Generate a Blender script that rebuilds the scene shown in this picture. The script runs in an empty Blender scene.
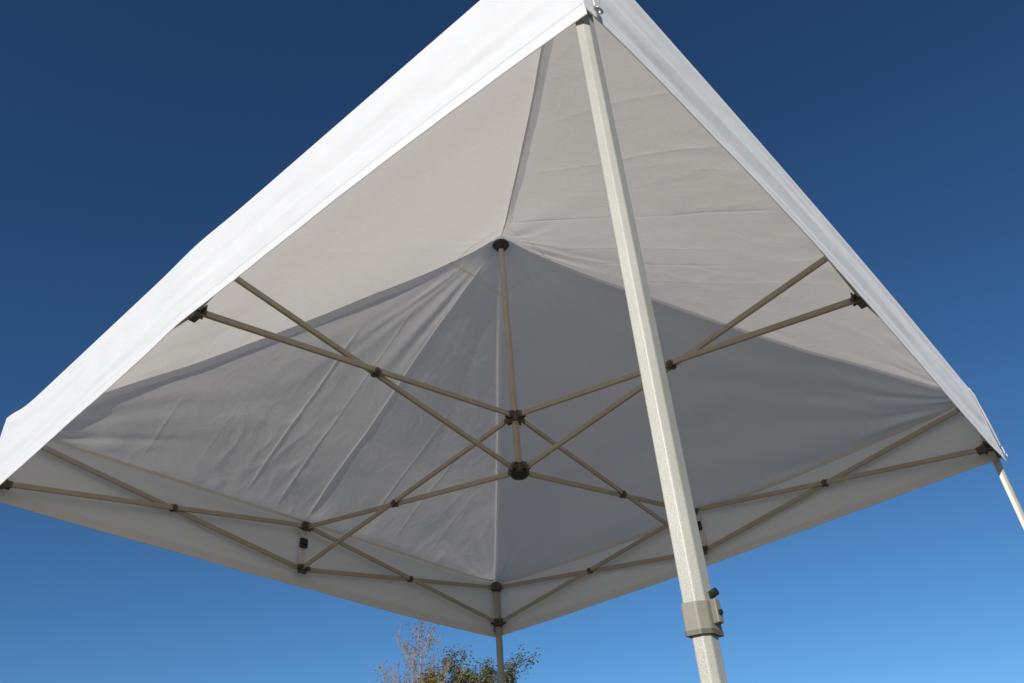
import bpy, bmesh, math, random
import numpy as np
from mathutils import Vector, Matrix

# ------------------------------------------------------------------ camera, sky, sun, exposure
SC = bpy.context.scene
COL = SC.collection
G = 2.45                                  # height of the upper truss line above the ground
R = math.radians

cam_data = bpy.data.cameras.new('camera')
cam_data.sensor_width = 36.0
cam_data.lens = 823.6 * 36.0 / 1024.0
cam_data.clip_start = 0.02
cam_data.clip_end = 6000
cam = bpy.data.objects.new('camera', cam_data)
COL.objects.link(cam)
right = Vector((0.66589, -0.74293, -0.06819))
down = Vector((0.40464, 0.43645, -0.80361))
fwd = Vector((0.62678, 0.50752, 0.59124))
m = Matrix((right, -down, -fwd)).transposed().to_4x4()
m.translation = Vector((-2.40984, -1.97141, -1.86465 + G))
cam.matrix_world = m
SC.camera = cam

SUN_AZ, SUN_EL = R(202.5), R(22.5)            # azimuth from +X, counter-clockwise
sun_dir = Vector((math.cos(SUN_EL) * math.cos(SUN_AZ), math.cos(SUN_EL) * math.sin(SUN_AZ), math.sin(SUN_EL)))
world = bpy.data.worlds.new('World')
SC.world = world
world.use_nodes = True
wn = world.node_tree
sky = wn.nodes.new('ShaderNodeTexSky')
sky.sky_type = 'NISHITA'
sky.sun_disc = False
sky.sun_elevation = SUN_EL
sky.sun_rotation = math.atan2(sun_dir.x, sun_dir.y)
sky.altitude = 0
sky.air_density = 1.0
sky.dust_density = 0.0
sky.ozone_density = 4.5
sky_gamma = wn.nodes.new('ShaderNodeGamma')   # the deep, contrasty blue of a very clear autumn sky
sky_gamma.inputs['Gamma'].default_value = 1.30
wn.links.new(sky.outputs[0], sky_gamma.inputs['Color'])
sky_tint = wn.nodes.new('ShaderNodeMix'); sky_tint.data_type = 'RGBA'; sky_tint.blend_type = 'MULTIPLY'
sky_tint.inputs[0].default_value = 1.0
sky_tint.inputs[7].default_value = (0.80, 0.995, 0.99, 1)
wn.links.new(sky_gamma.outputs[0], sky_tint.inputs[6])
wn.links.new(sky_tint.outputs[2], wn.nodes['Background'].inputs[0])
wn.nodes['Background'].inputs[1].default_value = 0.054

sun_data = bpy.data.lights.new('sun', 'SUN')
sun_data.energy = 4.8
sun_data.angle = R(0.53)
sun_data.color = (1.0, 0.945, 0.865)
sun = bpy.data.objects.new('sun', sun_data)
COL.objects.link(sun)
sun.rotation_euler = sun_dir.to_track_quat('Z', 'Y').to_euler()
sun.location = (-8, -4, 9)

vs = SC.view_settings
vs.view_transform = 'Standard'
vs.look = 'None'
vs.exposure = 0.1
vs.gamma = 1.0
vs.use_curve_mapping = False
SC.cycles.max_bounces = 10
SC.cycles.diffuse_bounces = 6
SC.cycles.transmission_bounces = 8

rng = random.Random(7)

# ------------------------------------------------------------------ helpers
def tag(o, label, cat, group=None, kind=None):
    if label: o['label'] = label
    if cat: o['category'] = cat
    if group: o['group'] = group
    if kind: o['kind'] = kind
    return o

def empty(name, loc):
    o = bpy.data.objects.new(name, None)
    COL.objects.link(o)
    o.location = loc
    o.empty_display_size = 0.1
    return o

def link(name, me, mat, parent=None, smooth=False):
    me.materials.clear()
    me.materials.append(mat)
    if smooth:
        me.polygons.foreach_set('use_smooth', [True] * len(me.polygons))
    o = bpy.data.objects.new(name, me)
    COL.objects.link(o)
    if parent is not None:
        o.parent = parent
    return o

def bm_object(name, bm, mat, parent=None, smooth=False):
    bmesh.ops.recalc_face_normals(bm, faces=bm.faces)
    me = bpy.data.meshes.new(name)
    bm.to_mesh(me)
    bm.free()
    return link(name, me, mat, parent, smooth)

def frame_from(z, up=Vector((0, 0, 1))):
    z = z.normalized()
    if abs(z.dot(up)) > 0.999:
        up = Vector((1, 0, 0))
    x = up.cross(z).normalized()
    y = z.cross(x)
    return x, y, z

def add_box(bm, centre, axes, size, bevel=0.0):
    """A box with its own axes; bevelled edges."""
    centre = Vector(centre)
    vs_ = []
    for sx in (-1, 1):
        for sy in (-1, 1):
            for sz in (-1, 1):
                vs_.append(bm.verts.new(centre + axes[0] * (sx * size[0] / 2) + axes[1] * (sy * size[1] / 2) + axes[2] * (sz * size[2] / 2)))
    idx = ((0, 1, 3, 2), (4, 6, 7, 5), (0, 4, 5, 1), (2, 3, 7, 6), (0, 2, 6, 4), (1, 5, 7, 3))
    fs = [bm.faces.new([vs_[i] for i in f]) for f in idx]
    if bevel > 0:
        es = list({e for f in fs for e in f.edges})
        bmesh.ops.bevel(bm, geom=es, offset=bevel, segments=2, affect='EDGES', profile=0.5)

XYZ = (Vector((1, 0, 0)), Vector((0, 1, 0)), Vector((0, 0, 1)))

def add_prism(bm, profile, p0, p1, xa, ya, cap=True, scale1=1.0):
    """Extrude a closed 2D profile (in xa, ya) from p0 to p1."""
    a = [bm.verts.new(p0 + xa * x + ya * y) for x, y in profile]
    b = [bm.verts.new(p1 + xa * x * scale1 + ya * y * scale1) for x, y in profile]
    n = len(a)
    for i in range(n):
        bm.faces.new((a[i], a[(i + 1) % n], b[(i + 1) % n], b[i]))
    if cap:
        bm.faces.new(a[::-1]); bm.faces.new(b)

def circle(r, n):
    return [(r * math.cos(2 * math.pi * i / n), r * math.sin(2 * math.pi * i / n)) for i in range(n)]

def add_cyl(bm, p0, p1, r, n=20, r1=None):
    p0, p1 = Vector(p0), Vector(p1)
    x, y, z = frame_from(p1 - p0)
    add_prism(bm, circle(r, n), p0, p1, x, y, True, (r1 / r) if r1 else 1.0)

def rounded(profile, rad, seg=3):
    """Round the corners of a convex polygon."""
    out = []
    n = len(profile)
    for i in range(n):
        p = Vector(profile[i]); a = Vector(profile[i - 1]); b = Vector(profile[(i + 1) % n])
        da = (a - p).normalized(); db = (b - p).normalized()
        s = p + da * rad; e = p + db * rad
        for k in range(seg + 1):
            t = k / seg
            q = s * (1 - t) ** 2 + p * (2 * t * (1 - t)) + e * t * t
            out.append((q.x, q.y))
    return out

def grid_mesh(name, P, closed=False):
    """P: array (rows, cols, 3) -> quad mesh."""
    nr, nc, _ = P.shape
    me = bpy.data.meshes.new(name)
    idx = np.arange(nr * nc).reshape(nr, nc)
    q = np.stack([idx[:-1, :-1], idx[:-1, 1:], idx[1:, 1:], idx[1:, :-1]], -1).reshape(-1, 4)
    me.vertices.add(nr * nc)
    me.vertices.foreach_set('co', P.reshape(-1).astype(np.float32))
    me.loops.add(q.size)
    me.loops.foreach_set('vertex_index', q.reshape(-1).astype(np.int32))
    me.polygons.add(len(q))
    me.polygons.foreach_set('loop_start', (np.arange(len(q)) * 4).astype(np.int32))
    me.polygons.foreach_set('loop_total', np.full(len(q), 4, np.int32))
    me.update(calc_edges=True)
    me.validate()
    return me

def merge_meshes(name, arrays):
    """Several grids as one mesh."""
    vo, co, qs = 0, [], []
    for P in arrays:
        nr, nc, _ = P.shape
        idx = np.arange(nr * nc).reshape(nr, nc) + vo
        qs.append(np.stack([idx[:-1, :-1], idx[:-1, 1:], idx[1:, 1:], idx[1:, :-1]], -1).reshape(-1, 4))
        co.append(P.reshape(-1, 3)); vo += nr * nc
    co = np.concatenate(co); q = np.concatenate(qs)
    me = bpy.data.meshes.new(name)
    me.vertices.add(len(co)); me.vertices.foreach_set('co', co.reshape(-1).astype(np.float32))
    me.loops.add(q.size); me.loops.foreach_set('vertex_index', q.reshape(-1).astype(np.int32))
    me.polygons.add(len(q))
    me.polygons.foreach_set('loop_start', (np.arange(len(q)) * 4).astype(np.int32))
    me.polygons.foreach_set('loop_total', np.full(len(q), 4, np.int32))
    me.update(calc_edges=True); me.validate()
    return me

# value noise on numpy arrays
def _hash(i, j, seed):
    h = np.sin(i * 127.1 + j * 311.7 + seed * 74.7) * 43758.5453
    return h - np.floor(h)

def vnoise(x, y, seed=0):
    xi, yi = np.floor(x), np.floor(y)
    fx, fy = x - xi, y - yi
    fx = fx ** 3 * (fx * (fx * 6 - 15) + 10); fy = fy ** 3 * (fy * (fy * 6 - 15) + 10)
    a = _hash(xi, yi, seed); b = _hash(xi + 1, yi, seed); c = _hash(xi, yi + 1, seed); d = _hash(xi + 1, yi + 1, seed)
    return 2 * (a * (1 - fx) * (1 - fy) + b * fx * (1 - fy) + c * (1 - fx) * fy + d * fx * fy) - 1

def fbm(x, y, seed=0, octv=3):
    s, a, f = 0, 1.0, 1.0
    for k in range(octv):
        s = s + a * vnoise(x * f + 17.3 * k, y * f - 9.1 * k, seed + k); a *= 0.5; f *= 2.03
    return s

def smooth(a, b, x):
    t = np.clip((x - a) / (b - a), 0, 1)
    return t * t * (3 - 2 * t)

# ------------------------------------------------------------------ materials
def new_mat(name):
    mt = bpy.data.materials.new(name)
    mt.use_nodes = True
    nt = mt.node_tree
    return mt, nt, nt.nodes['Principled BSDF'], nt.nodes['Material Output']

def noise_node(nt, scale, detail=4, rough=0.55, coord=None):
    n = nt.nodes.new('ShaderNodeTexNoise')
    n.inputs['Scale'].default_value = scale
    n.inputs['Detail'].default_value = detail
    n.inputs['Roughness'].default_value = rough
    if coord is not None:
        nt.links.new(coord, n.inputs['Vector'])
    return n

def ramp(nt, src, stops):
    r = nt.nodes.new('ShaderNodeValToRGB')
    els = r.color_ramp.elements
    while len(els) < len(stops):
        els.new(0.5)
    for e, (p, c) in zip(els, stops):
        e.position = p; e.color = (*c, 1)
    nt.links.new(src, r.inputs[0])
    return r

def bump(nt, src, bsdf_normals, strength, dist):
    b = nt.nodes.new('ShaderNodeBump')
    b.inputs['Strength'].default_value = strength
    b.inputs['Distance'].default_value = dist
    nt.links.new(src, b.inputs['Height'])
    for s in bsdf_normals:
        nt.links.new(b.outputs[0], s)
    return b

def fabric(name, transmit, tint=(0.84, 0.808, 0.815), rough_=0.35):
    mt, nt, p, out = new_mat(name)
    tc = nt.nodes.new('ShaderNodeTexCoord')
    big = noise_node(nt, 1.7, 4, 0.6, tc.outputs['Object'])
    c = ramp(nt, big.outputs[0], [(0.3, tuple(v * 0.965 for v in tint)), (0.7, tint)])
    nt.links.new(c.outputs[0], p.inputs['Base Color'])
    p.inputs['Roughness'].default_value = 0.55
    p.inputs['Specular IOR Level'].default_value = 0.35
    p.inputs['Sheen Weight'].default_value = 0.15
    tr = nt.nodes.new('ShaderNodeBsdfTranslucent')
    tr.inputs['Color'].default_value = (0.94, 0.885, 0.815, 1)
    mix = nt.nodes.new('ShaderNodeMixShader')
    mix.inputs[0].default_value = transmit
    nt.links.new(p.outputs[0], mix.inputs[1]); nt.links.new(tr.outputs[0], mix.inputs[2])
    nt.links.new(mix.outputs[0], out.inputs[0])
    a = noise_node(nt, 26, 5, 0.6, tc.outputs['Object'])
    b = noise_node(nt, 7, 4, 0.6, tc.outputs['Object'])
    b.inputs['Distortion'].default_value = 0.8
    ad = nt.nodes.new('ShaderNodeMath'); ad.operation = 'MULTIPLY_ADD'
    ad.inputs[1].default_value = 0.25
    nt.links.new(a.outputs[0], ad.inputs[0]); nt.links.new(b.outputs[0], ad.inputs[2])
    bump(nt, ad.outputs[0], (p.inputs['Normal'], tr.inputs['Normal']), rough_, 0.012)
    return mt

M_FAB = fabric('white_fabric', 0.31)
M_VAL = fabric('valance_fabric', 0.20, (0.785, 0.79, 0.815), 0.22)
M_BAND = fabric('doubled_fabric', 0.10, (0.82, 0.83, 0.87))
M_SEAM = fabric('seam_fabric', 0.12, (0.93, 0.93, 0.94))
M_TAPE = fabric('eave_tape_fabric', 0.25, (0.86, 0.80, 0.70))

def paint(name, col, rough, metal, speck=0.12, bumpy=0.25, scale=420):
    mt, nt, p, out = new_mat(name)
    tc = nt.nodes.new('ShaderNodeTexCoord')
    n = noise_node(nt, scale, 3, 0.6, tc.outputs['Object'])
    lo = tuple(v * (1 - speck) for v in col); hi = tuple(min(1, v * (1 + speck)) for v in col)
    c = ramp(nt, n.outputs[0], [(0.3, lo), (0.7, hi)])
    w = noise_node(nt, 9, 4, 0.6, tc.outputs['Object'])
    w2 = ramp(nt, w.outputs[0], [(0.25, (0.86, 0.85, 0.83)), (0.6, (1, 1, 1))])
    mx = nt.nodes.new('ShaderNodeMix'); mx.data_type = 'RGBA'; mx.blend_type = 'MULTIPLY'
    mx.inputs[0].default_value = 1
    nt.links.new(c.outputs[0], mx.inputs[6]); nt.links.new(w2.outputs[0], mx.inputs[7])
    nt.links.new(mx.outputs[2], p.inputs['Base Color'])
    p.inputs['Roughness'].default_value = rough
    p.inputs['Metallic'].default_value = metal
    bump(nt, n.outputs[0], (p.inputs['Normal'],), bumpy, 0.001)
    return mt

M_LEG = paint('leg_paint', (0.375, 0.365, 0.32), 0.42, 0.0, 0.10, 0.35)
M_BAR = paint('bar_paint', (0.42, 0.37, 0.295), 0.45, 0.0, 0.06, 0.1)
M_JOINT = paint('joint_plastic', (0.105, 0.09, 0.065), 0.5, 0.0, 0.1, 0.1, 90)
M_CLAMP = paint('clamp_plastic', (0.20, 0.19, 0.15), 0.5, 0.0, 0.04, 0.08, 200)
M_BLACK = paint('black_plastic', (0.018, 0.018, 0.018), 0.45, 0.0, 0.1, 0.1, 120)
M_STEEL = paint('zinc_steel', (0.55, 0.55, 0.54), 0.3, 0.9, 0.05, 0.1, 200)
M_THREAD = paint('stitch_thread', (0.76, 0.76, 0.78), 0.8, 0.0, 0.2, 0.2, 600)
M_WEB = paint('white_webbing', (0.66, 0.63, 0.58), 0.8, 0.0, 0.08, 0.4, 300)

# ------------------------------------------------------------------ the ground
def ground_material():
    mt, nt, p, out = new_mat('dry_grass')
    tc = nt.nodes.new('ShaderNodeTexCoord')
    a = noise_node(nt, 0.35, 6, 0.6, tc.outputs['Object'])
    b = noise_node(nt, 22, 6, 0.7, tc.outputs['Object'])
    c1 = ramp(nt, a.outputs[0], [(0.35, (0.17, 0.145, 0.09)), (0.65, (0.34, 0.275, 0.18))])
    c2 = ramp(nt, b.outputs[0], [(0.3, (0.6, 0.6, 0.6)), (0.7, (1.15, 1.12, 1.05))])
    mx = nt.nodes.new('ShaderNodeMix'); mx.data_type = 'RGBA'; mx.blend_type = 'MULTIPLY'
    mx.inputs[0].default_value = 1
    nt.links.new(c1.outputs[0], mx.inputs[6]); nt.links.new(c2.outputs[0], mx.inputs[7])
    nt.links.new(mx.outputs[2], p.inputs['Base Color'])
    p.inputs['Roughness'].default_value = 0.95
    bump(nt, b.outputs[0], (p.inputs['Normal'],), 0.6, 0.04)
    return mt

bm = bmesh.new()
rings = [0, 3, 8, 20, 60, 200, 700, 2500]
prev = None
for r in rings:
    if r == 0:
        cur = [bm.verts.new((0, 0, 0))]
    else:
        cur = []
        for k in range(48):
            an = 2 * math.pi * k / 48
            z = 0 if r < 10 else 0.05 * math.sin(3 * an + r)
            cur.append(bm.verts.new((r * math.cos(an), r * math.sin(an), z)))
        for k in range(48):
            if len(prev) == 1:
                bm.faces.new((prev[0], cur[k], cur[(k + 1) % 48]))
            else:
                bm.faces.new((prev[k], cur[k], cur[(k + 1) % 48], prev[(k + 1) % 48]))
    prev = cur
ground = bm_object('ground', bm, ground_material())
tag(ground, 'dry tan grass field under the canopy tent', 'ground', kind='structure')

# ------------------------------------------------------------------ the canopy tent
tent = empty('canopy_tent', (0, 0, 0))
tag(tent, 'white pop-up canopy tent with beige folding frame, seen from below its near corner', 'canopy tent')

HALF = 1.52
# sides: outward axis, lateral axis (in plan)
SIDES = {
    'near_left':  (np.array([-1., 0.]), np.array([0., 1.])),
    'near_right': (np.array([0., -1.]), np.array([1., 0.])),
    'far_left':   (np.array([0., 1.]), np.array([1., 0.])),
    'far_right':  (np.array([1., 0.]), np.array([0., 1.])),
}
def eave_off(side, s):                     # s in -1..1 along the side
    k = 1 - (np.sqrt(s * s + 0.01) if side == 'near_left' else s * s)
    if side == 'near_left':                # pushed out by the joint behind it
        k = k + 0.24 * np.exp(-(s / 0.10) ** 2)
    k = np.where(np.abs(s) >= 0.995, 0, k)
    return HALF + {'near_left': 0.023, 'near_right': 0.012, 'far_left': -0.006, 'far_right': -0.006}[side] * k

PROF_T = np.array([0, .02, .07, .12, .18, .24, .33, .42, .53, .58, .64, .68, .75, .84, .93, 1.0])
PROF_Z = np.array([1.075, 1.065, .985, .918, .838, .768, .672, .572, .455, .402, .345, .305, .252, .172, .086, .03])
def prof(t):
    # smooth the table
    z = 0
    for o, w in ((-.03, .25), (0, .5), (.03, .25)):
        z = z + w * np.interp(np.clip(t + o, 0, 1), PROF_T, PROF_Z)
    k = smooth(0.03, 0.10, t) * (1 - smooth(0.93, 1.0, t))
    return z * k + (1 - k) * np.interp(t, PROF_T, PROF_Z)

WELT = {(-1, -1): 0.024, (-1, 1): 0.017, (1, -1): 0.012, (1, 1): 0.014}      # the hips stand up as sewn welts
WELT_W = {('near_left', -1): .030, ('near_right', -1): .034, ('near_left', 1): .030, ('far_left', -1): .044,
          ('near_right', 1): .020, ('far_right', -1): .016, ('far_left', 1): .024, ('far_right', 1): .016}
def welt(side, s, t):
    out, lat = SIDES[side]
    w = 0
    for sg in (-1, 1):
        c = out + lat * sg
        key = (int(c[0]), int(c[1]))
        d = (1 - sg * s) * t * HALF
        ww = WELT_W[(side, sg)] * (1 + 0.22 * vnoise(t * 7, 0 * t, 71 + sg) + 0.10 * vnoise(t * 23, 0 * t, 73 + sg))
        env = smooth(0.03, 0.30, t) * (1 - smooth(0.90, 1.0, t))
        f = np.clip(1 - d / ww, 0, 1)
        w = w + WELT[key] * env * (0.75 * f + 0.25 * f * f)
    return w

def height(side, s, t, X, Y):
    z = prof(t) + welt(side, s, t)
    if side == 'far_left':                 # drawn up along its middle crease
        x = s * t * HALF
        z = z + 0.023 * np.clip(1 - np.abs(x) / (0.10 + 0.55 * t), 0, 1) * smooth(0.04, 0.2, t) * (1 - smooth(0.45, 0.95, t))
    z = z + 0.045 * (1 - s * s) * np.sin(np.pi * np.clip(t, 0, 1)) ** 1.2
    if side == 'far_right':
        z = z - 0.05 * (1 - s * s) * t ** 3
    d = np.hypot(X + HALF, Y - HALF)       # leg cap lifting the left corner
    z = z + 0.045 * np.exp(-(d / 0.16) ** 2)
    for cx, cy in ((HALF, HALF), (HALF, -HALF), (-HALF, -HALF)):
        z = z + 0.02 * np.exp(-(np.hypot(X - cx, Y - cy) / 0.12) ** 2)
    return z

def ridge(x, x0, w):
    return np.exp(-np.abs(x - x0) / w)

def wrinkles(side, s, t, x, y):
    """Displacement (m) of the stretched cloth, in side coordinates: x lateral, y outward."""
    sd = {'near_left': 1, 'near_right': 2, 'far_left': 3, 'far_right': 4}[side]
    edge = (1 - np.abs(s) ** 6) * (1 - smooth(0.965, 1.0, t)) * smooth(0.03, 0.09, t)
    th = np.arctan2(x, np.maximum(y, 1e-4))
    d = 0
    # pleats radiating from the peak
    amp = {'near_left': .0022, 'near_right': .0045, 'far_left': .0023, 'far_right': .0020}[side]
    fall = np.exp(-t / 0.32) * smooth(0.04, 0.16, t)
    ple = np.sin(th * 9 + 2.2 * vnoise(th * 3, t * 2, sd)) + 0.6 * np.sin(th * 21 + 3 * vnoise(th * 4, t * 3, sd + 9))
    if side == 'far_left':                 # the left half gathers into broad folds, the right half is taut
        ple = np.sin(th * 21 + 1.8 * vnoise(th * 3, t * 2, 8)) + 0.45 * np.sin(th * 43 + 2.5 * vnoise(th * 5, t * 3, 12))
        ple = ple * (0.15 + 0.85 * (1 - smooth(-0.10, 0.05, s)))
        fall = smooth(0.08, 0.24, t) * (1 - smooth(0.30, 0.72, t))
    d = d + amp * ple * fall
    # storage creases, parallel to the middle seam, and some across
    cr = {
        'near_left': [(-.55, .0012, .010, 0.2, 1), (.05, .0012, .010, .1, 1), (.62, .0014, .012, .3, 1)],
        'near_right': [(-.22, -.0040, .006, .10, .95), (-.43, -.0016, .007, .25, .9), (-.62, .0020, .012, .3, .95), (-.90, .0018, .012, .5, 1),
                       (.06, .0016, .008, .15, .75), (.20, -.0024, .008, .25, .7), (.36, .0014, .008, .3, .9), (.5, -.0012, .008, .45, .8)],
        'far_left': [(0, .0075, .0065, .06, 1), (-.20, .0042, .007, .25, 1), (-.40, .0036, .007, .35, .98), (-.70, .0012, .006, .6, .98),
                     (.36, .0022, .006, .45, .98), (.58, .0020, .006, .5, .98), (.86, .0028, .006, .65, .99), (-.95, .0018, .006, .7, .98)],
        'far_right': [(.0, .0020, .006, .12, 1), (.42, .0018, .006, .35, 1), (-.45, .0018, .006, .35, 1), (.85, .0018, .006, .65, 1)],
    }[side]
    for x0, A, w, t0, t1 in cr:
        lean = 0
        xx = x0 + lean + 0.005 * vnoise(y * 2.1, x0 * 11 + 0 * y, sd) + 0.0012 * vnoise(y * 11, x0 * 7 + 0 * y, sd + 3)
        win = smooth(t0, t0 + .12, t) * (1 - smooth(t1 - .08, t1, t))
        mod = 0.75 + 0.5 * vnoise(y * 2.4, x0 * 5 + 0 * y, sd + 5)
        d = d + A * mod * win * (ridge(x, xx, w) + 0.12 * np.exp(-((x - xx - 5 * w) / (5 * w)) ** 2))
    # drag folds out of both lower corners
    ca = {'near_left': (.0020, .0085), 'near_right': (.0012, .0070), 'far_left': (.0055, .0060), 'far_right': (.0130, .0035)}[side]
    for sx, A in ((-1, ca[0]), (1, ca[1])):
        dx = (HALF + 0.02 - sx * x); dy = (HALF + 0.02 - y)
        rr = np.hypot(dx, dy); tc = np.arctan2(dy, np.maximum(dx, 1e-4))
        w = np.exp(-rr / (0.85 if side == 'far_right' else 0.55)) * smooth(0.04, 0.22, rr)
        d = d + A * w * (np.sin(tc * (27 if side == 'far_right' else 21) + 2.6 * vnoise(tc * 3, rr * 2, sd + 20)) + 0.5 * np.sin(tc * 37 + 3.5 * vnoise(tc * 5, rr * 3, sd + 21)))
    # slack billow and small crumples
    d = d + 0.006 * fbm(x * 1.3, y * 1.3, sd + 30, 2)
    cam_ = {'near_left': .0008, 'near_right': .0009, 'far_left': .0012, 'far_right': .0012}[side]
    pa = smooth(0.0, 0.5, vnoise(x * 2.1, y * 2.1, sd + 44))
    d = d + cam_ * pa * (1 - 2 * np.abs(fbm(x * 9 + y * 3, y * 5 - x * 4, sd + 40, 2)))
    d = d + 0.0035 * np.exp(-((t - 0.93) / 0.06) ** 2) * vnoise(x * 9, y * 2, sd + 50)
    return d * edge

def panel(side):
    nt_, ns = (300, 640) if side in ('far_left', 'near_right') else (240, 440)
    tt = np.linspace(0, 1, nt_)[:, None] ** 0.9 * np.ones((1, ns))
    xi = np.linspace(-1, 1, ns)
    ss = (np.sign(xi) * (1 - (1 - np.abs(xi)) ** 1.45))[None, :] * np.ones((nt_, 1))
    return side_points(side, ss, tt)

def side_points(side, ss, tt, drop=0.0, wr=True):
    out, lat = SIDES[side]
    x = ss * tt * HALF
    y = tt * eave_off(side, ss)
    X = out[0] * y + lat[0] * x; Y = out[1] * y + lat[1] * x
    z = height(side, ss, tt, X, Y)
    if wr:
        dz = wrinkles(side, ss, tt, x, y)
        X = X + out[0] * dz * 0.55; Y = Y + out[1] * dz * 0.55; z = z + dz * 0.83
    n = drop
    return np.stack([X - out[0] * n * .55, Y - out[1] * n * .55, z + G - n * .83], -1)

roof = link('roof', merge_meshes('roof', [panel(s) for s in SIDES]), M_FAB, tent, True)

# hip bands: a doubled strip sewn under each hip seam, one edge hanging free
def hip_band(sx, sy, width, hang, mat=None, flip=1):
    tt = np.linspace(0.035, 0.985, 120)
    X = sx * tt * HALF; Y = sy * tt * HALF
    z = height('near_left', np.ones_like(tt), tt, X, Y)
    px, py = -sy / 2 ** .5 * flip, sx / 2 ** .5 * flip
    wv = width * (0.55 + 0.6 * np.sin(np.pi * np.clip(tt * 1.05, 0, 1)) + 0.14 * vnoise(tt * 9, 0 * tt, 3 + sx) + 0.07 * vnoise(tt * 31, 0 * tt, 5 + sy))
    rows = []
    for k, f in enumerate((-0.5, -0.2, 0.15, 0.5)):
        dn = 0.004 + abs(f) * wv * 0.42 + hang * (f + .5) * wv
        rows.append(np.stack([X + px * wv * f, Y + py * wv * f, z + G - dn], -1))
    P = np.stack(rows)
    return link('seam_band', grid_mesh('seam_band', P), mat or M_BAND, roof, True)
for hx, hy in WELT:
    hip_band(hx, hy, 0.009, 0.1, M_SEAM)

# doubled tape along the eaves
for side in SIDES:
    ns = 160
    ss = np.linspace(-0.985, 0.985, ns)[None, :] * np.ones((3, 1))
    tt = np.array([0.986, 0.991, 0.996])[:, None] * np.ones((1, ns))
    link('eave_tape', grid_mesh('eave_tape', side_points(side, ss, tt, 0.004)), M_TAPE, roof, True)

# square reinforcement sewn under the peak: its hem
for side in SIDES:
    ns = 60
    ss = np.linspace(-1, 1, ns)[None, :] * np.ones((3, 1))
    tt = 0.119 + 0.004 * (1 - ss ** 2) + np.array([-0.0022, 0, 0.0022])[:, None]
    link('patch_hem', grid_mesh('patch_hem', side_points(side, ss, tt, 0.004)), M_TAPE, roof, True)

# valances: hem height tables (distance along the side, hem height)
HEM = {
    'near_left':  ([-1.52, -1.29, -1.10, -.89, -.37, .0, .39, .78, 1.07, 1.28, 1.52], [-.334, -.308, -.303, -.296, -.284, -.290, -.300, -.311, -.317, -.321, -.325]),
    'near_right': ([-1.52, -1.2, -.9, -.45, 0, .6, 1.0, 1.3, 1.52], [-.310, -.284, -.280, -.270, -.278, -.312, -.322, -.315, -.300]),
    'far_left':   ([-1.52, -1.45, -.96, -.53, -.03, .50, 1.03, 1.48, 1.52], [-.284, -.285, -.296, -.306, -.309, -.316, -.315, -.303, -.302]),
    'far_right':  ([-1.52, -1.44, -1.07, -.63, -.01, .85, 1.45, 1.52], [-.276, -.276, -.282, -.290, -.305, -.303, -.295, -.294]),
}
def valance(side):
    out, lat = SIDES[side]
    sd = 60 + len(side) * 3
    ns, nh = 380, 46
    ss = np.linspace(-1, 1, ns)[None, :] * np.ones((nh, 1))
    hh = np.linspace(0, 1, nh)[:, None] * np.ones((1, ns))      # 0 at the eave, 1 at the hem
    x = ss * HALF
    y0 = eave_off(side, ss)
    X = out[0] * y0 + lat[0] * x; Y = out[1] * y0 + lat[1] * x
    zt = height(side, ss, np.ones_like(ss), X, Y)
    xs, zs = HEM[side]
    zb = np.polyval(np.polyfit(np.array(xs), np.array(zs), 4), x)
    zb = zb + 0.0006 * vnoise(x * 14, 0 * x, sd) + 0.0018 * vnoise(x * 3, 0 * x, sd + 1)
    z = zt * (1 - hh) + zb * hh
    endm = 1 - np.abs(ss) ** 10
    a = {'near_left': 1.0, 'near_right': 1.25, 'far_left': .6, 'far_right': .6}[side]
    h2 = hh + 0.16 * vnoise(x * 1.1, 0 * x, sd + 2) + 0.10 * x * (1 if side.startswith('near') else 0.3)
    d = 0.0075 * vnoise(x * 0.9, h2 * 5.0, sd + 3) + 0.0035 * vnoise(x * 2.3, h2 * 9.5, sd + 4)
    d = d + 0.0012 * vnoise(x * 10, hh * 7 + x * 3, sd + 6)
    if side == 'near_right':                # a long soft fold where the cloth was stored
        d = d + 0.006 * np.exp(-((hh - 0.55 + 0.05 * x + 0.03 * vnoise(x * 2, 0 * x, 5)) / 0.10) ** 2) - 0.003 * np.exp(-((hh - 0.75 + .05 * x) / 0.08) ** 2)
    if side == 'near_left':
        d = d + 0.006 * np.exp(-((hh - 0.42 - 0.10 * x + 0.05 * vnoise(x * 2, 0 * x, 5)) / 0.10) ** 2) + 0.004 * np.exp(-((hh - 0.70 - .06 * x) / 0.05) ** 2)
    hem = smooth(0.865, 0.885, hh)
    d = d - 0.0012 * hem + 0.0010 * smooth(0.75, 1, hh) * vnoise(x * 30, hh * 3, sd + 7) * (1 if side.startswith('near') else .5)
    d = d + 0.0016 * np.exp(-((hh - 0.90) / 0.06) ** 2) * vnoise(x * 13 + hh * 5, hh * 2, sd + 8) * (1 if side.startswith('near') else .4)
    d = (d * 0.75 + 0.004) * smooth(0, 0.12, hh) * endm * (1 - 0.55 * smooth(0.8, 1.0, hh))
    X = X + out[0] * d; Y = Y + out[1] * d
    v = link('valance', grid_mesh('valance', np.stack([X, Y, z + G], -1)), M_VAL, tent, True)
    # the doubled hem strip on the inside
    rows = [nh - 7, nh - 4, nh - 1]
    P = np.stack([np.stack([X[r] - out[0] * .003, Y[r] - out[1] * .003, z[r] + G + (.001 if r == nh - 1 else 0)], -1) for r in rows])
    link('hem', grid_mesh('hem', P), M_VAL, v, True)
    # the row of stitches along the hem, a thread's thickness proud on both faces
    k = nh - 6
    for q in (1, -1):
        T = np.stack([np.stack([X[k] + out[0] * .0007 * q, Y[k] + out[1] * .0007 * q, z[k] + G + dz], -1) for dz in (-.0008, .0008)])
        link('stitching', grid_mesh('stitching', T), M_THREAD, v, True)
    return v
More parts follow.
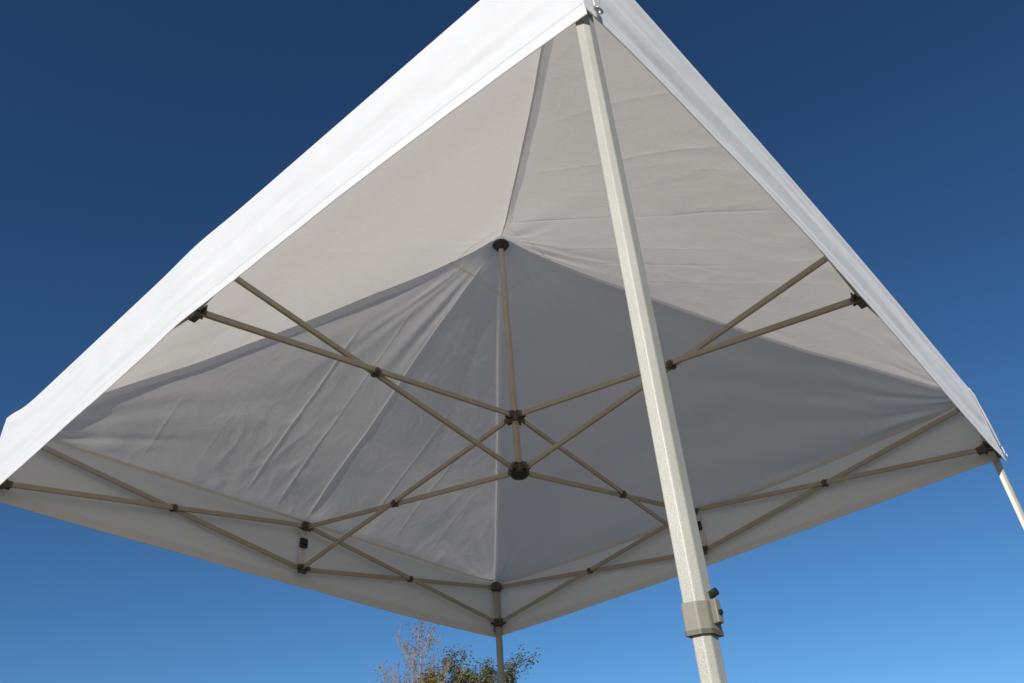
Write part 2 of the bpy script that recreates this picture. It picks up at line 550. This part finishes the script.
VAL = {s: valance(s) for s in SIDES}

# ------------------------------------------------------------------ the frame
TR_H = 0.2227
def V3(x, y, z): return Vector((x, y, z + G))

def side_pt(side, x, y, z):
    out, lat = SIDES[side]
    return V3(out[0] * y + lat[0] * x, out[1] * y + lat[1] * x, z)
def side_axes(side):
    out, lat = SIDES[side]
    return Vector((lat[0], lat[1], 0)), Vector((out[0], out[1], 0)), Vector((0, 0, 1))

def bar(p0, p1, normal, off, tall=0.0225, thick=0.0115):
    d = (p1 - p0)
    z = d.normalized(); n = (normal - z * normal.dot(z)).normalized(); up = z.cross(n)
    bm = bmesh.new()
    c = (p0 + p1) / 2 + n * off
    add_box(bm, c, (n, up, z), (thick, tall, d.length + 0.02), 0.0025)
    return bm_object('scissor_bar', bm, M_BAR, tent)

def pivot(p, normal):
    bm = bmesh.new()
    n = normal.normalized()
    add_cyl(bm, p - n * 0.0165, p + n * 0.0165, 0.0145, 18)
    add_cyl(bm, p - n * 0.021, p + n * 0.021, 0.008, 6)
    x, y, z = frame_from(n)
    add_box(bm, p, (x, y, z), (0.036, 0.034, 0.0035), 0.001)
    return bm_object('pivot_bolt', bm, M_JOINT, tent)

def fork(bm, p, d, up, size=0.034):
    """Two cheeks and a bolt that take a bar end; d points along the bar."""
    d = d.normalized(); s = d.cross(up).normalized()
    for k in (-1, 1):
        add_box(bm, p + s * (k * 0.0112) + d * 0.007, (s, d, up), (0.005, size + 0.006, size * 0.9), 0.002)
    add_cyl(bm, p + d * 0.010 - s * 0.017, p + d * 0.010 + s * 0.017, 0.005, 8)

CORN = 1.445                                # where side bars reach the corner brackets
ROW = 1.487
for side in SIDES:
    lat, out, up = side_axes(side)
    ROW = {'near_left': 1.503, 'near_right': 1.506}.get(side, 1.487)
    mid = 0.035
    for sx in (-1, 1):
        a_up = side_pt(side, sx * CORN, ROW, 0); a_lo = side_pt(side, sx * CORN, ROW, -TR_H + (0.05 if side.startswith('near') and sx < 0 else 0))
        m_up = side_pt(side, sx * mid, ROW, 0); m_lo = side_pt(side, sx * mid, ROW, -TR_H)
        bar(a_up, m_lo, out, 0.0072); bar(a_lo, m_up, out, -0.0072)
        pivot((a_up + m_lo) / 2, out)
    # interior truss to the hub
    i_up = side_pt(side, 0, ROW - 0.024, 0); i_lo = side_pt(side, 0, ROW - 0.024, -TR_H)
    h_up = side_pt(side, 0, 0.040, 0.0025); h_lo = side_pt(side, 0, 0.040, -0.2498)
    bar(i_up, h_lo, lat, 0.0072); bar(i_lo, h_up, lat, -0.0072)
    # crossing point
    t = 0.48
    pivot(i_up.lerp(h_lo, t), lat)
    # mid-side joints
    for z, flip in ((0, 1), (-TR_H, -1)):
        bm = bmesh.new()
        c = side_pt(side, 0, ROW, z)
        add_box(bm, c, (lat, out, up), (0.038, 0.024, 0.034), 0.005)
        add_box(bm, c + up * (0.022 * flip), (lat, out, up), (0.046, 0.024, 0.010), 0.003)
        fork(bm, c + lat * 0.018, lat, up, 0.024); fork(bm, c - lat * 0.018, -lat, up, 0.024)
        fork(bm, c - out * 0.008, -out, up, 0.022)
        bm_object('truss_joint', bm, M_JOINT, tent)
    # webbing strap with a buckle between the two joints
    bm = bmesh.new()
    n = 14
    prev = None
    for k in range(n + 1):
        f = k / n
        z = -0.022 - f * (TR_H - 0.044)
        w = 0.019 if f > .12 else 0.024
        p = side_pt(side, 0.004 * math.sin(f * 5), ROW + 0.012 + 0.008 * math.sin(math.pi * f), z)
        cur = [bm.verts.new(p + lat * (w * q) + out * (0.0011 * e)) for q, e in ((-1, -1), (1, -1), (1, 1), (-1, 1))]
        if prev:
            for i in range(4):
                bm.faces.new((prev[i], prev[(i + 1) % 4], cur[(i + 1) % 4], cur[i]))
        else:
            bm.faces.new(cur)
        prev = cur
    bm.faces.new(prev)
    strap = bm_object('strap', bm, M_WEB, tent)
    bm = bmesh.new()
    c = side_pt(side, 0.002, ROW + 0.012, -0.083)
    for q in (-1, 1):
        add_box(bm, c + lat * (q * 0.019), (lat, out, up), (0.007, 0.014, 0.046), 0.002)
    for q in (-0.020, -0.002, 0.020):
        add_box(bm, c + up * q, (lat, out, up), (0.034, 0.013, 0.011), 0.002)
    add_box(bm, c + up * 0.008, (lat, out, up), (0.034, 0.008, 0.014), 0.002)
    bm_object('buckle', bm, M_BLACK, strap)

# centre post, hubs, cap
post = None
bm = bmesh.new()
add_cyl(bm, V3(0, 0, -0.262), V3(0, 0, 1.03), 0.0145, 24)
post = bm_object('centre_post', bm, M_BAR, tent, False)
bm = bmesh.new()
prof_cap = [(0.018, 1.000), (0.024, 1.004), (0.026, 1.022), (0.040, 1.028), (0.043, 1.034), (0.041, 1.042), (0.028, 1.049), (0.008, 1.053)]
prev = None
for r, z in prof_cap:
    cur = [bm.verts.new(V3(x, y, z)) for x, y in circle(r, 28)]
    if prev:
        for i in range(28):
            bm.faces.new((prev[i], prev[(i + 1) % 28], cur[(i + 1) % 28], cur[i]))
    prev = cur
bm.faces.new(prev)
bm_object('cap', bm, M_BLACK, post, True)

def hub(z, lower):
    bm = bmesh.new()
    add_cyl(bm, V3(0, 0, z - 0.021), V3(0, 0, z + 0.021), 0.026, 16)
    for dx, dy in ((1, 0), (-1, 0), (0, 1), (0, -1)):
        fork(bm, V3(dx * 0.028, dy * 0.028, z), Vector((dx, dy, 0)), Vector((0, 0, 1)), 0.030)
        d = Vector((dx, dy, 0)); s = Vector((-dy, dx, 0))
        add_box(bm, V3(dx * 0.026, dy * 0.026, z + 0.017), (d, s, XYZ[2]), (0.020, 0.034, 0.008), 0.002)
    o = bm_object('hub', bm, M_JOINT, tent)
    if lower:
        bm = bmesh.new()
        prev = None
        for r, zz in ((0.038, -.018), (0.039, -.026), (0.034, -.034), (0.022, -.040), (0.006, -.042)):
            cur = [bm.verts.new(V3(x, y, z + zz)) for x, y in circle(r, 24)]
            if prev:
                for i in range(24):
                    bm.faces.new((prev[i], prev[(i + 1) % 24], cur[(i + 1) % 24], cur[i]))
            else:
                bm.faces.new(cur)
            prev = cur
        bm.faces.new(prev)
        bm_object('end_cap', bm, M_BLACK, o, False)
hub(0.0025, False)
hub(-0.2498, True)

# legs: hexagonal telescoping tubes
HEX = [(-.0185, .0088), (-.003, .012), (.0082, .0086), (.0185, -.0088), (.003, -.012), (-.0082, -.0086)]
def make_leg(sx, sy, rotk, top, base):
    """top, base: plan positions of the leg axis at truss height and on the ground."""
    ang = math.radians(90 * rotk)
    cr = Vector((0.47, -0.883, 0)); cc = Vector((-0.883, -0.47, 0))
    Rz = Matrix.Rotation(ang, 3, 'Z')
    xa, ya = Rz @ cr, Rz @ cc
    T = Vector((top[0], top[1], G)); B = Vector((base[0], base[1], 0.0))
    ax = (T - B) / (T.z - B.z)             # per metre of height
    at = lambda z: B + ax * (z + G)        # z relative to the truss line
    Z_CL = -1.552
    bm = bmesh.new()
    hexo = rounded([(x * 1.06, y * 1.06) for x, y in HEX], 0.0018, 2)
    add_prism(bm, hexo, at(Z_CL), at(0.03), xa, ya)
    leg = bm_object('leg', bm, M_LEG, tent)
    bm = bmesh.new()
    hexi = rounded([(x * 0.88, y * 0.88) for x, y in HEX], 0.0018, 2)
    add_prism(bm, hexi, at(-G + 0.006), at(Z_CL + 0.03), xa, ya)
    bm_object('inner_tube', bm, M_LEG, leg)
    # clamp collar with its lever
    bm = bmesh.new()
    hexc = rounded([(x * 1.24, y * 1.24) for x, y in HEX], 0.002, 2)
    add_prism(bm, hexc, at(Z_CL - 0.016), at(Z_CL + 0.019), xa, ya)
    # the lock lever, proud of the right-hand face
    nrm = (xa * 0.83 + ya * 0.56).normalized(); tan = (xa * 0.56 - ya * 0.83)
    c = at(Z_CL + 0.006) + xa * 0.0165 + ya * 0.0002
    add_box(bm, c + nrm * 0.004, (nrm, tan, XYZ[2]), (0.009, 0.011, 0.030), 0.0015)
    cl = bm_object('leg_clamp', bm, M_CLAMP, leg)
    bm = bmesh.new()
    hexd = rounded([(x * 1.29, y * 1.29) for x, y in HEX], 0.002, 2)
    add_prism(bm, hexd, at(Z_CL - 0.021), at(Z_CL - 0.015), xa, ya)
    bm_object('clamp_rim', bm, M_JOINT, leg)
    bm = bmesh.new()
    add_cyl(bm, c + nrm * 0.001 + Vector((0, 0, 0.022)), c + nrm * 0.010 + Vector((0, 0, 0.024)), 0.0052, 14)
    add_cyl(bm, c + nrm * 0.006 + Vector((0, 0, -0.002)), c + nrm * 0.011 + Vector((0, 0, -0.002)), 0.0036, 12)
    bm_object('lock_button', bm, M_BLACK, leg)
    # foot plate
    bm = bmesh.new()
    add_box(bm, at(-G + 0.004), XYZ, (0.10, 0.10, 0.006), 0.002)
    add_box(bm, at(-G + 0.022), (xa, ya, XYZ[2]), (0.05, 0.038, 0.032), 0.003)
    bm_object('foot_plate', bm, M_STEEL, leg)
    # top bracket and slider, with forks toward both sides
    dxl, dyl = Vector((-sx, 0, 0)), Vector((0, -sy, 0))
    for z, nm in ((0.0, 'corner_bracket'), (-TR_H, 'slider')):
        bm = bmesh.new()
        c = at(z + (0.05 if (nm == 'slider' and sx < 0 and sy < 0) else 0))
        hx = [(x * 1.30, y * 1.30) for x, y in HEX]
        add_prism(bm, hx, c - Vector((0, 0, 0.026)), c + Vector((0, 0, 0.026 if nm == 'slider' else 0.034)), xa, ya)
        for d in (dxl, dyl):
            q = Vector((sx * 1.487, sy * 1.487, c.z)) + d * 0.016
            add_box(bm, q, XYZ, (0.034, 0.034, 0.040), 0.004)
            fork(bm, q + d * 0.014, d, Vector((0, 0, 1)), 0.032)
        if nm == 'slider':
            add_cyl(bm, c + xa * 0.02 - Vector((0, 0, 0.02)), c + xa * 0.02 - Vector((0, 0, 0.055)), 0.008, 10)
        else:
            add_cyl(bm, c + Vector((0, 0, 0.028)), c + Vector((0, 0, 0.038)), 0.017, 14)
        bm_object(nm, bm, M_JOINT, tent)
    return leg
make_leg(-1, -1, 0, (-1.503, -1.506), (-1.449, -1.457))
make_leg(1, -1, 0, (1.487, -1.487), (1.478, -1.478))
make_leg(-1, 1, 3, (-1.487, 1.487), (-1.480, 1.480))
make_leg(1, 1, 2, (1.487, 1.487), (1.500, 1.500))

# corner fittings: webbing tab with a steel ring at two corners
def ring(c, nrm, r, w):
    bm = bmesh.new()
    x, y, z = frame_from(nrm)
    n, k = 28, 8
    rows = []
    for i in range(n):
        a = 2 * math.pi * i / n
        d = x * math.cos(a) + y * math.sin(a)
        rows.append([bm.verts.new(c + d * (r + w * math.cos(2 * math.pi * j / k)) + z * (w * math.sin(2 * math.pi * j / k))) for j in range(k)])
    for i in range(n):
        for j in range(k):
            bm.faces.new((rows[i][j], rows[(i + 1) % n][j], rows[(i + 1) % n][(j + 1) % k], rows[i][(j + 1) % k]))
    return bm_object('ring', bm, M_STEEL, tent, True)

def corner_tab(x, y, z, d, s):
    bm = bmesh.new()
    c = V3(x, y, z)
    add_box(bm, c + Vector((0, 0, 0.022)), (s, d, XYZ[2]), (0.016, 0.003, 0.034), 0.001)
    bm_object('corner_tab', bm, M_WEB, tent)
    ring(c + Vector((0, 0, -0.004)) + d * 0.003, (d + Vector((0, 0, 0.8))).normalized(), 0.0105, 0.0022)
corner_tab(-1.492, -1.532, -0.300, Vector((0, -1, 0)), Vector((1, 0, 0)))
corner_tab(1.500, -1.530, -0.275, Vector((0, -1, 0)), Vector((1, 0, 0)))

# pull loop standing off the right corner of the near-right valance
bm = bmesh.new()
prev = None
for k in range(19):
    f = k / 18
    p = V3(1.375 + 0.12 * f, -1.527 - 0.0045 * math.sin(math.pi * f) ** 0.8, 0.020 - 0.25 * f)
    cur = [bm.verts.new(p + Vector((w, 0, 0.3 * w)) + Vector((0, e, 0))) for w, e in ((-.014, -.001), (.014, -.001), (.014, .001), (-.014, .001))]
    if prev:
        for i in range(4):
            bm.faces.new((prev[i], prev[(i + 1) % 4], cur[(i + 1) % 4], cur[i]))
    else:
        bm.faces.new(cur)
    prev = cur
bm.faces.new(prev)
bm_object('pull_loop', bm, M_WEB, tent)

# ------------------------------------------------------------------ trees beyond the tent
def bark(name, a, b):
    mt, nt, p, out = new_mat(name)
    tc = nt.nodes.new('ShaderNodeTexCoord')
    n = noise_node(nt, 14, 5, 0.7, tc.outputs['Object'])
    c = ramp(nt, n.outputs[0], [(0.3, a), (0.7, b)])
    nt.links.new(c.outputs[0], p.inputs['Base Color'])
    p.inputs['Roughness'].default_value = 0.9
    bump(nt, n.outputs[0], (p.inputs['Normal'],), 0.6, 0.02)
    return mt

def leaf_mat(name, cols):
    mt, nt, p, out = new_mat(name)
    geo = nt.nodes.new('ShaderNodeNewGeometry')
    stops = [(i / (len(cols) - 1), c) for i, c in enumerate(cols)]
    c = ramp(nt, geo.outputs['Random Per Island'], stops)
    nt.links.new(c.outputs[0], p.inputs['Base Color'])
    p.inputs['Roughness'].default_value = 0.6
    tr = nt.nodes.new('ShaderNodeBsdfTranslucent')
    nt.links.new(c.outputs[0], tr.inputs['Color'])
    mix = nt.nodes.new('ShaderNodeMixShader'); mix.inputs[0].default_value = 0.3
    nt.links.new(p.outputs[0], mix.inputs[1]); nt.links.new(tr.outputs[0], mix.inputs[2])
    nt.links.new(mix.outputs[0], out.inputs[0])
    return mt

def tree(name, label, base, height_, spread, rise, n_limb, n_twig, leaves, leaf, bark_m, leaf_m, seed, first=0.25, r0=0.13, droop=0.0):
    rg = random.Random(seed)
    root = empty(name, base)
    tag(root, label, 'tree', 'trees beyond the tent')
    V, F, tips = [], [], []
    def tube(pts, rads, n):
        st = len(V)
        for i, p in enumerate(pts):
            d = (pts[min(i + 1, len(pts) - 1)] - pts[max(i - 1, 0)])
            x, y, z = frame_from(d if d.length > 1e-6 else Vector((0, 0, 1)))
            for k in range(n):
                a = 2 * math.pi * k / n
                V.append(p + (x * math.cos(a) + y * math.sin(a)) * rads[i])
        for i in range(len(pts) - 1):
            for k in range(n):
                F.append((st + i * n + k, st + i * n + (k + 1) % n, st + (i + 1) * n + (k + 1) % n, st + (i + 1) * n + k))
    def branch(p, d, length, r, depth):
        n = 6
        pts, rads = [p.copy()], [r]
        dd = d.normalized()
        for i in range(n):
            dd = (dd + Vector((rg.gauss(0, .10), rg.gauss(0, .10), rg.gauss(0.05 - droop, .08)))).normalized()
            pts.append(pts[-1] + dd * (length / n)); rads.append(max(0.0035, r * (1 - (i + 1) / n * 0.8)))
        tube(pts, rads, 6 if depth == 0 else 4 if depth == 1 else 3)
        if depth < 2:
            for j in range(n_twig[depth]):
                f = rg.uniform(0.2, 1.0)
                i = min(n - 1, int(f * n)); q = pts[i].lerp(pts[i + 1], f * n - i)
                a = rg.uniform(0, 6.283)
                side = Vector((math.cos(a), math.sin(a), rg.uniform(-.1, .9)))
                nd = (dd * 0.9 + side.normalized() * rg.uniform(.45, .9))
                branch(q, nd, length * rg.uniform(.28, .5) * (1.1 - .4 * f), rads[i] * 0.55, depth + 1)
        else:
            tips.extend((pts[k], 1.0) for k in range(2, n + 1))
        if depth == 1:
            tips.extend((pts[k], .6) for k in range(3, n + 1))
    # trunk
    n = 12
    pts, rads = [], []
    p = Vector((0, 0, -0.1)); dd = Vector((0, 0, 1))
    for i in range(n + 1):
        pts.append(p.copy()); rads.append(max(0.008, r0 * (1 - i / n) ** 0.9 + 0.006))
        dd = (dd + Vector((rg.gauss(0, .03), rg.gauss(0, .03), .05))).normalized()
        p = p + dd * ((height_ + .1) / n)
    tube(pts, rads, 9)
    for j in range(n_limb):
        f = first + (1 - first) * (j + rg.random()) / n_limb * 0.98
        i = min(n - 1, int(f * n)); q = pts[i].lerp(pts[i + 1], f * n - i)
        a = j * 2.399 + rg.uniform(-.4, .4)
        up = rg.uniform(*rise)
        d = Vector((math.cos(a), math.sin(a), up))
        ln = spread(f) * rg.uniform(.75, 1.15) * math.hypot(1, up) ** 0.5
        branch(q, d, ln, rads[i] * 0.5, 0)
    me = bpy.data.meshes.new('trunk')
    me.from_pydata([tuple(v) for v in V], [], F)
    link('trunk', me, bark_m, root, True)
    # leaves
    LV, LF = [], []
    for c in range(leaves):
        p, w = rg.choice(tips)
        p = p + Vector((rg.gauss(0, leaf * 1.3), rg.gauss(0, leaf * 1.3), rg.gauss(0, leaf * 1.3)))
        s = leaf * rg.uniform(.55, 1.25)
        ax = Vector((rg.gauss(0, 1), rg.gauss(0, 1), rg.gauss(0, 1))).normalized()
        x, y, z = frame_from(ax)
        st = len(LV)
        LV += [p - x * s * .5, p - y * s * .28 + z * s * .06, p + x * s * .5, p + y * s * .28 + z * s * .06]
        LF.append((st, st + 1, st + 2, st + 3))
    me = bpy.data.meshes.new('crown')
    me.from_pydata([tuple(v) for v in LV], [], LF)
    link('crown', me, leaf_m, root)
    return root

def beyond(px, dist):
    """Ground point under a direction given by its bearing tangent from the camera foot."""
    d = Vector((px[0], px[1], 0)).normalized()
    return Vector((-2.40984, -1.97141, 0)) + d * dist

B_PALE = bark('pale_bark', (0.20, 0.15, 0.12), (0.42, 0.34, 0.29))
B_DARK = bark('brown_bark', (0.06, 0.045, 0.03), (0.16, 0.12, 0.085))
L_RUST = leaf_mat('rust_leaves', [(0.15, 0.085, 0.05), (0.25, 0.15, 0.09), (0.21, 0.17, 0.09), (0.33, 0.25, 0.18)])
L_OLIVE = leaf_mat('olive_leaves', [(0.035, 0.045, 0.012), (0.10, 0.105, 0.03), (0.19, 0.15, 0.055), (0.06, 0.08, 0.025), (0.20, 0.16, 0.09)])
L_OCHRE = leaf_mat('ochre_leaves', [(0.17, 0.11, 0.03), (0.25, 0.18, 0.06), (0.11, 0.11, 0.035)])

tree('thinned_tree', 'tall slender tree with pale trunk and few rusty leaves, rising highest', beyond((0.684, 0.730), 24), 7.95,
     lambda f: 2.6 * (1 - f) ** 0.8 + 0.25, (1.2, 2.4), 34, (9, 6), 2600, 0.055, B_PALE, L_RUST, 11, 0.2, 0.11)
tree('olive_tree', 'olive green bushy tree whose broad ragged top shows behind the far leg', beyond((0.7385, 0.6743), 26), 6.30,
     lambda f: 1.85 * (1 - f) ** 0.30 + 0.5, (1.0, 2.0), 46, (10, 6), 42000, 0.085, B_DARK, L_OLIVE, 8, 0.25, 0.16)
tree('ochre_tree', 'small ochre yellow tree top at the foot of the slender tree', beyond((0.686, 0.728), 21), 5.95,
     lambda f: 1.5 * (1 - f) ** 0.6 + 0.15, (0.9, 1.8), 22, (7, 5), 7000, 0.07, B_DARK, L_OCHRE, 21, 0.2, 0.10)
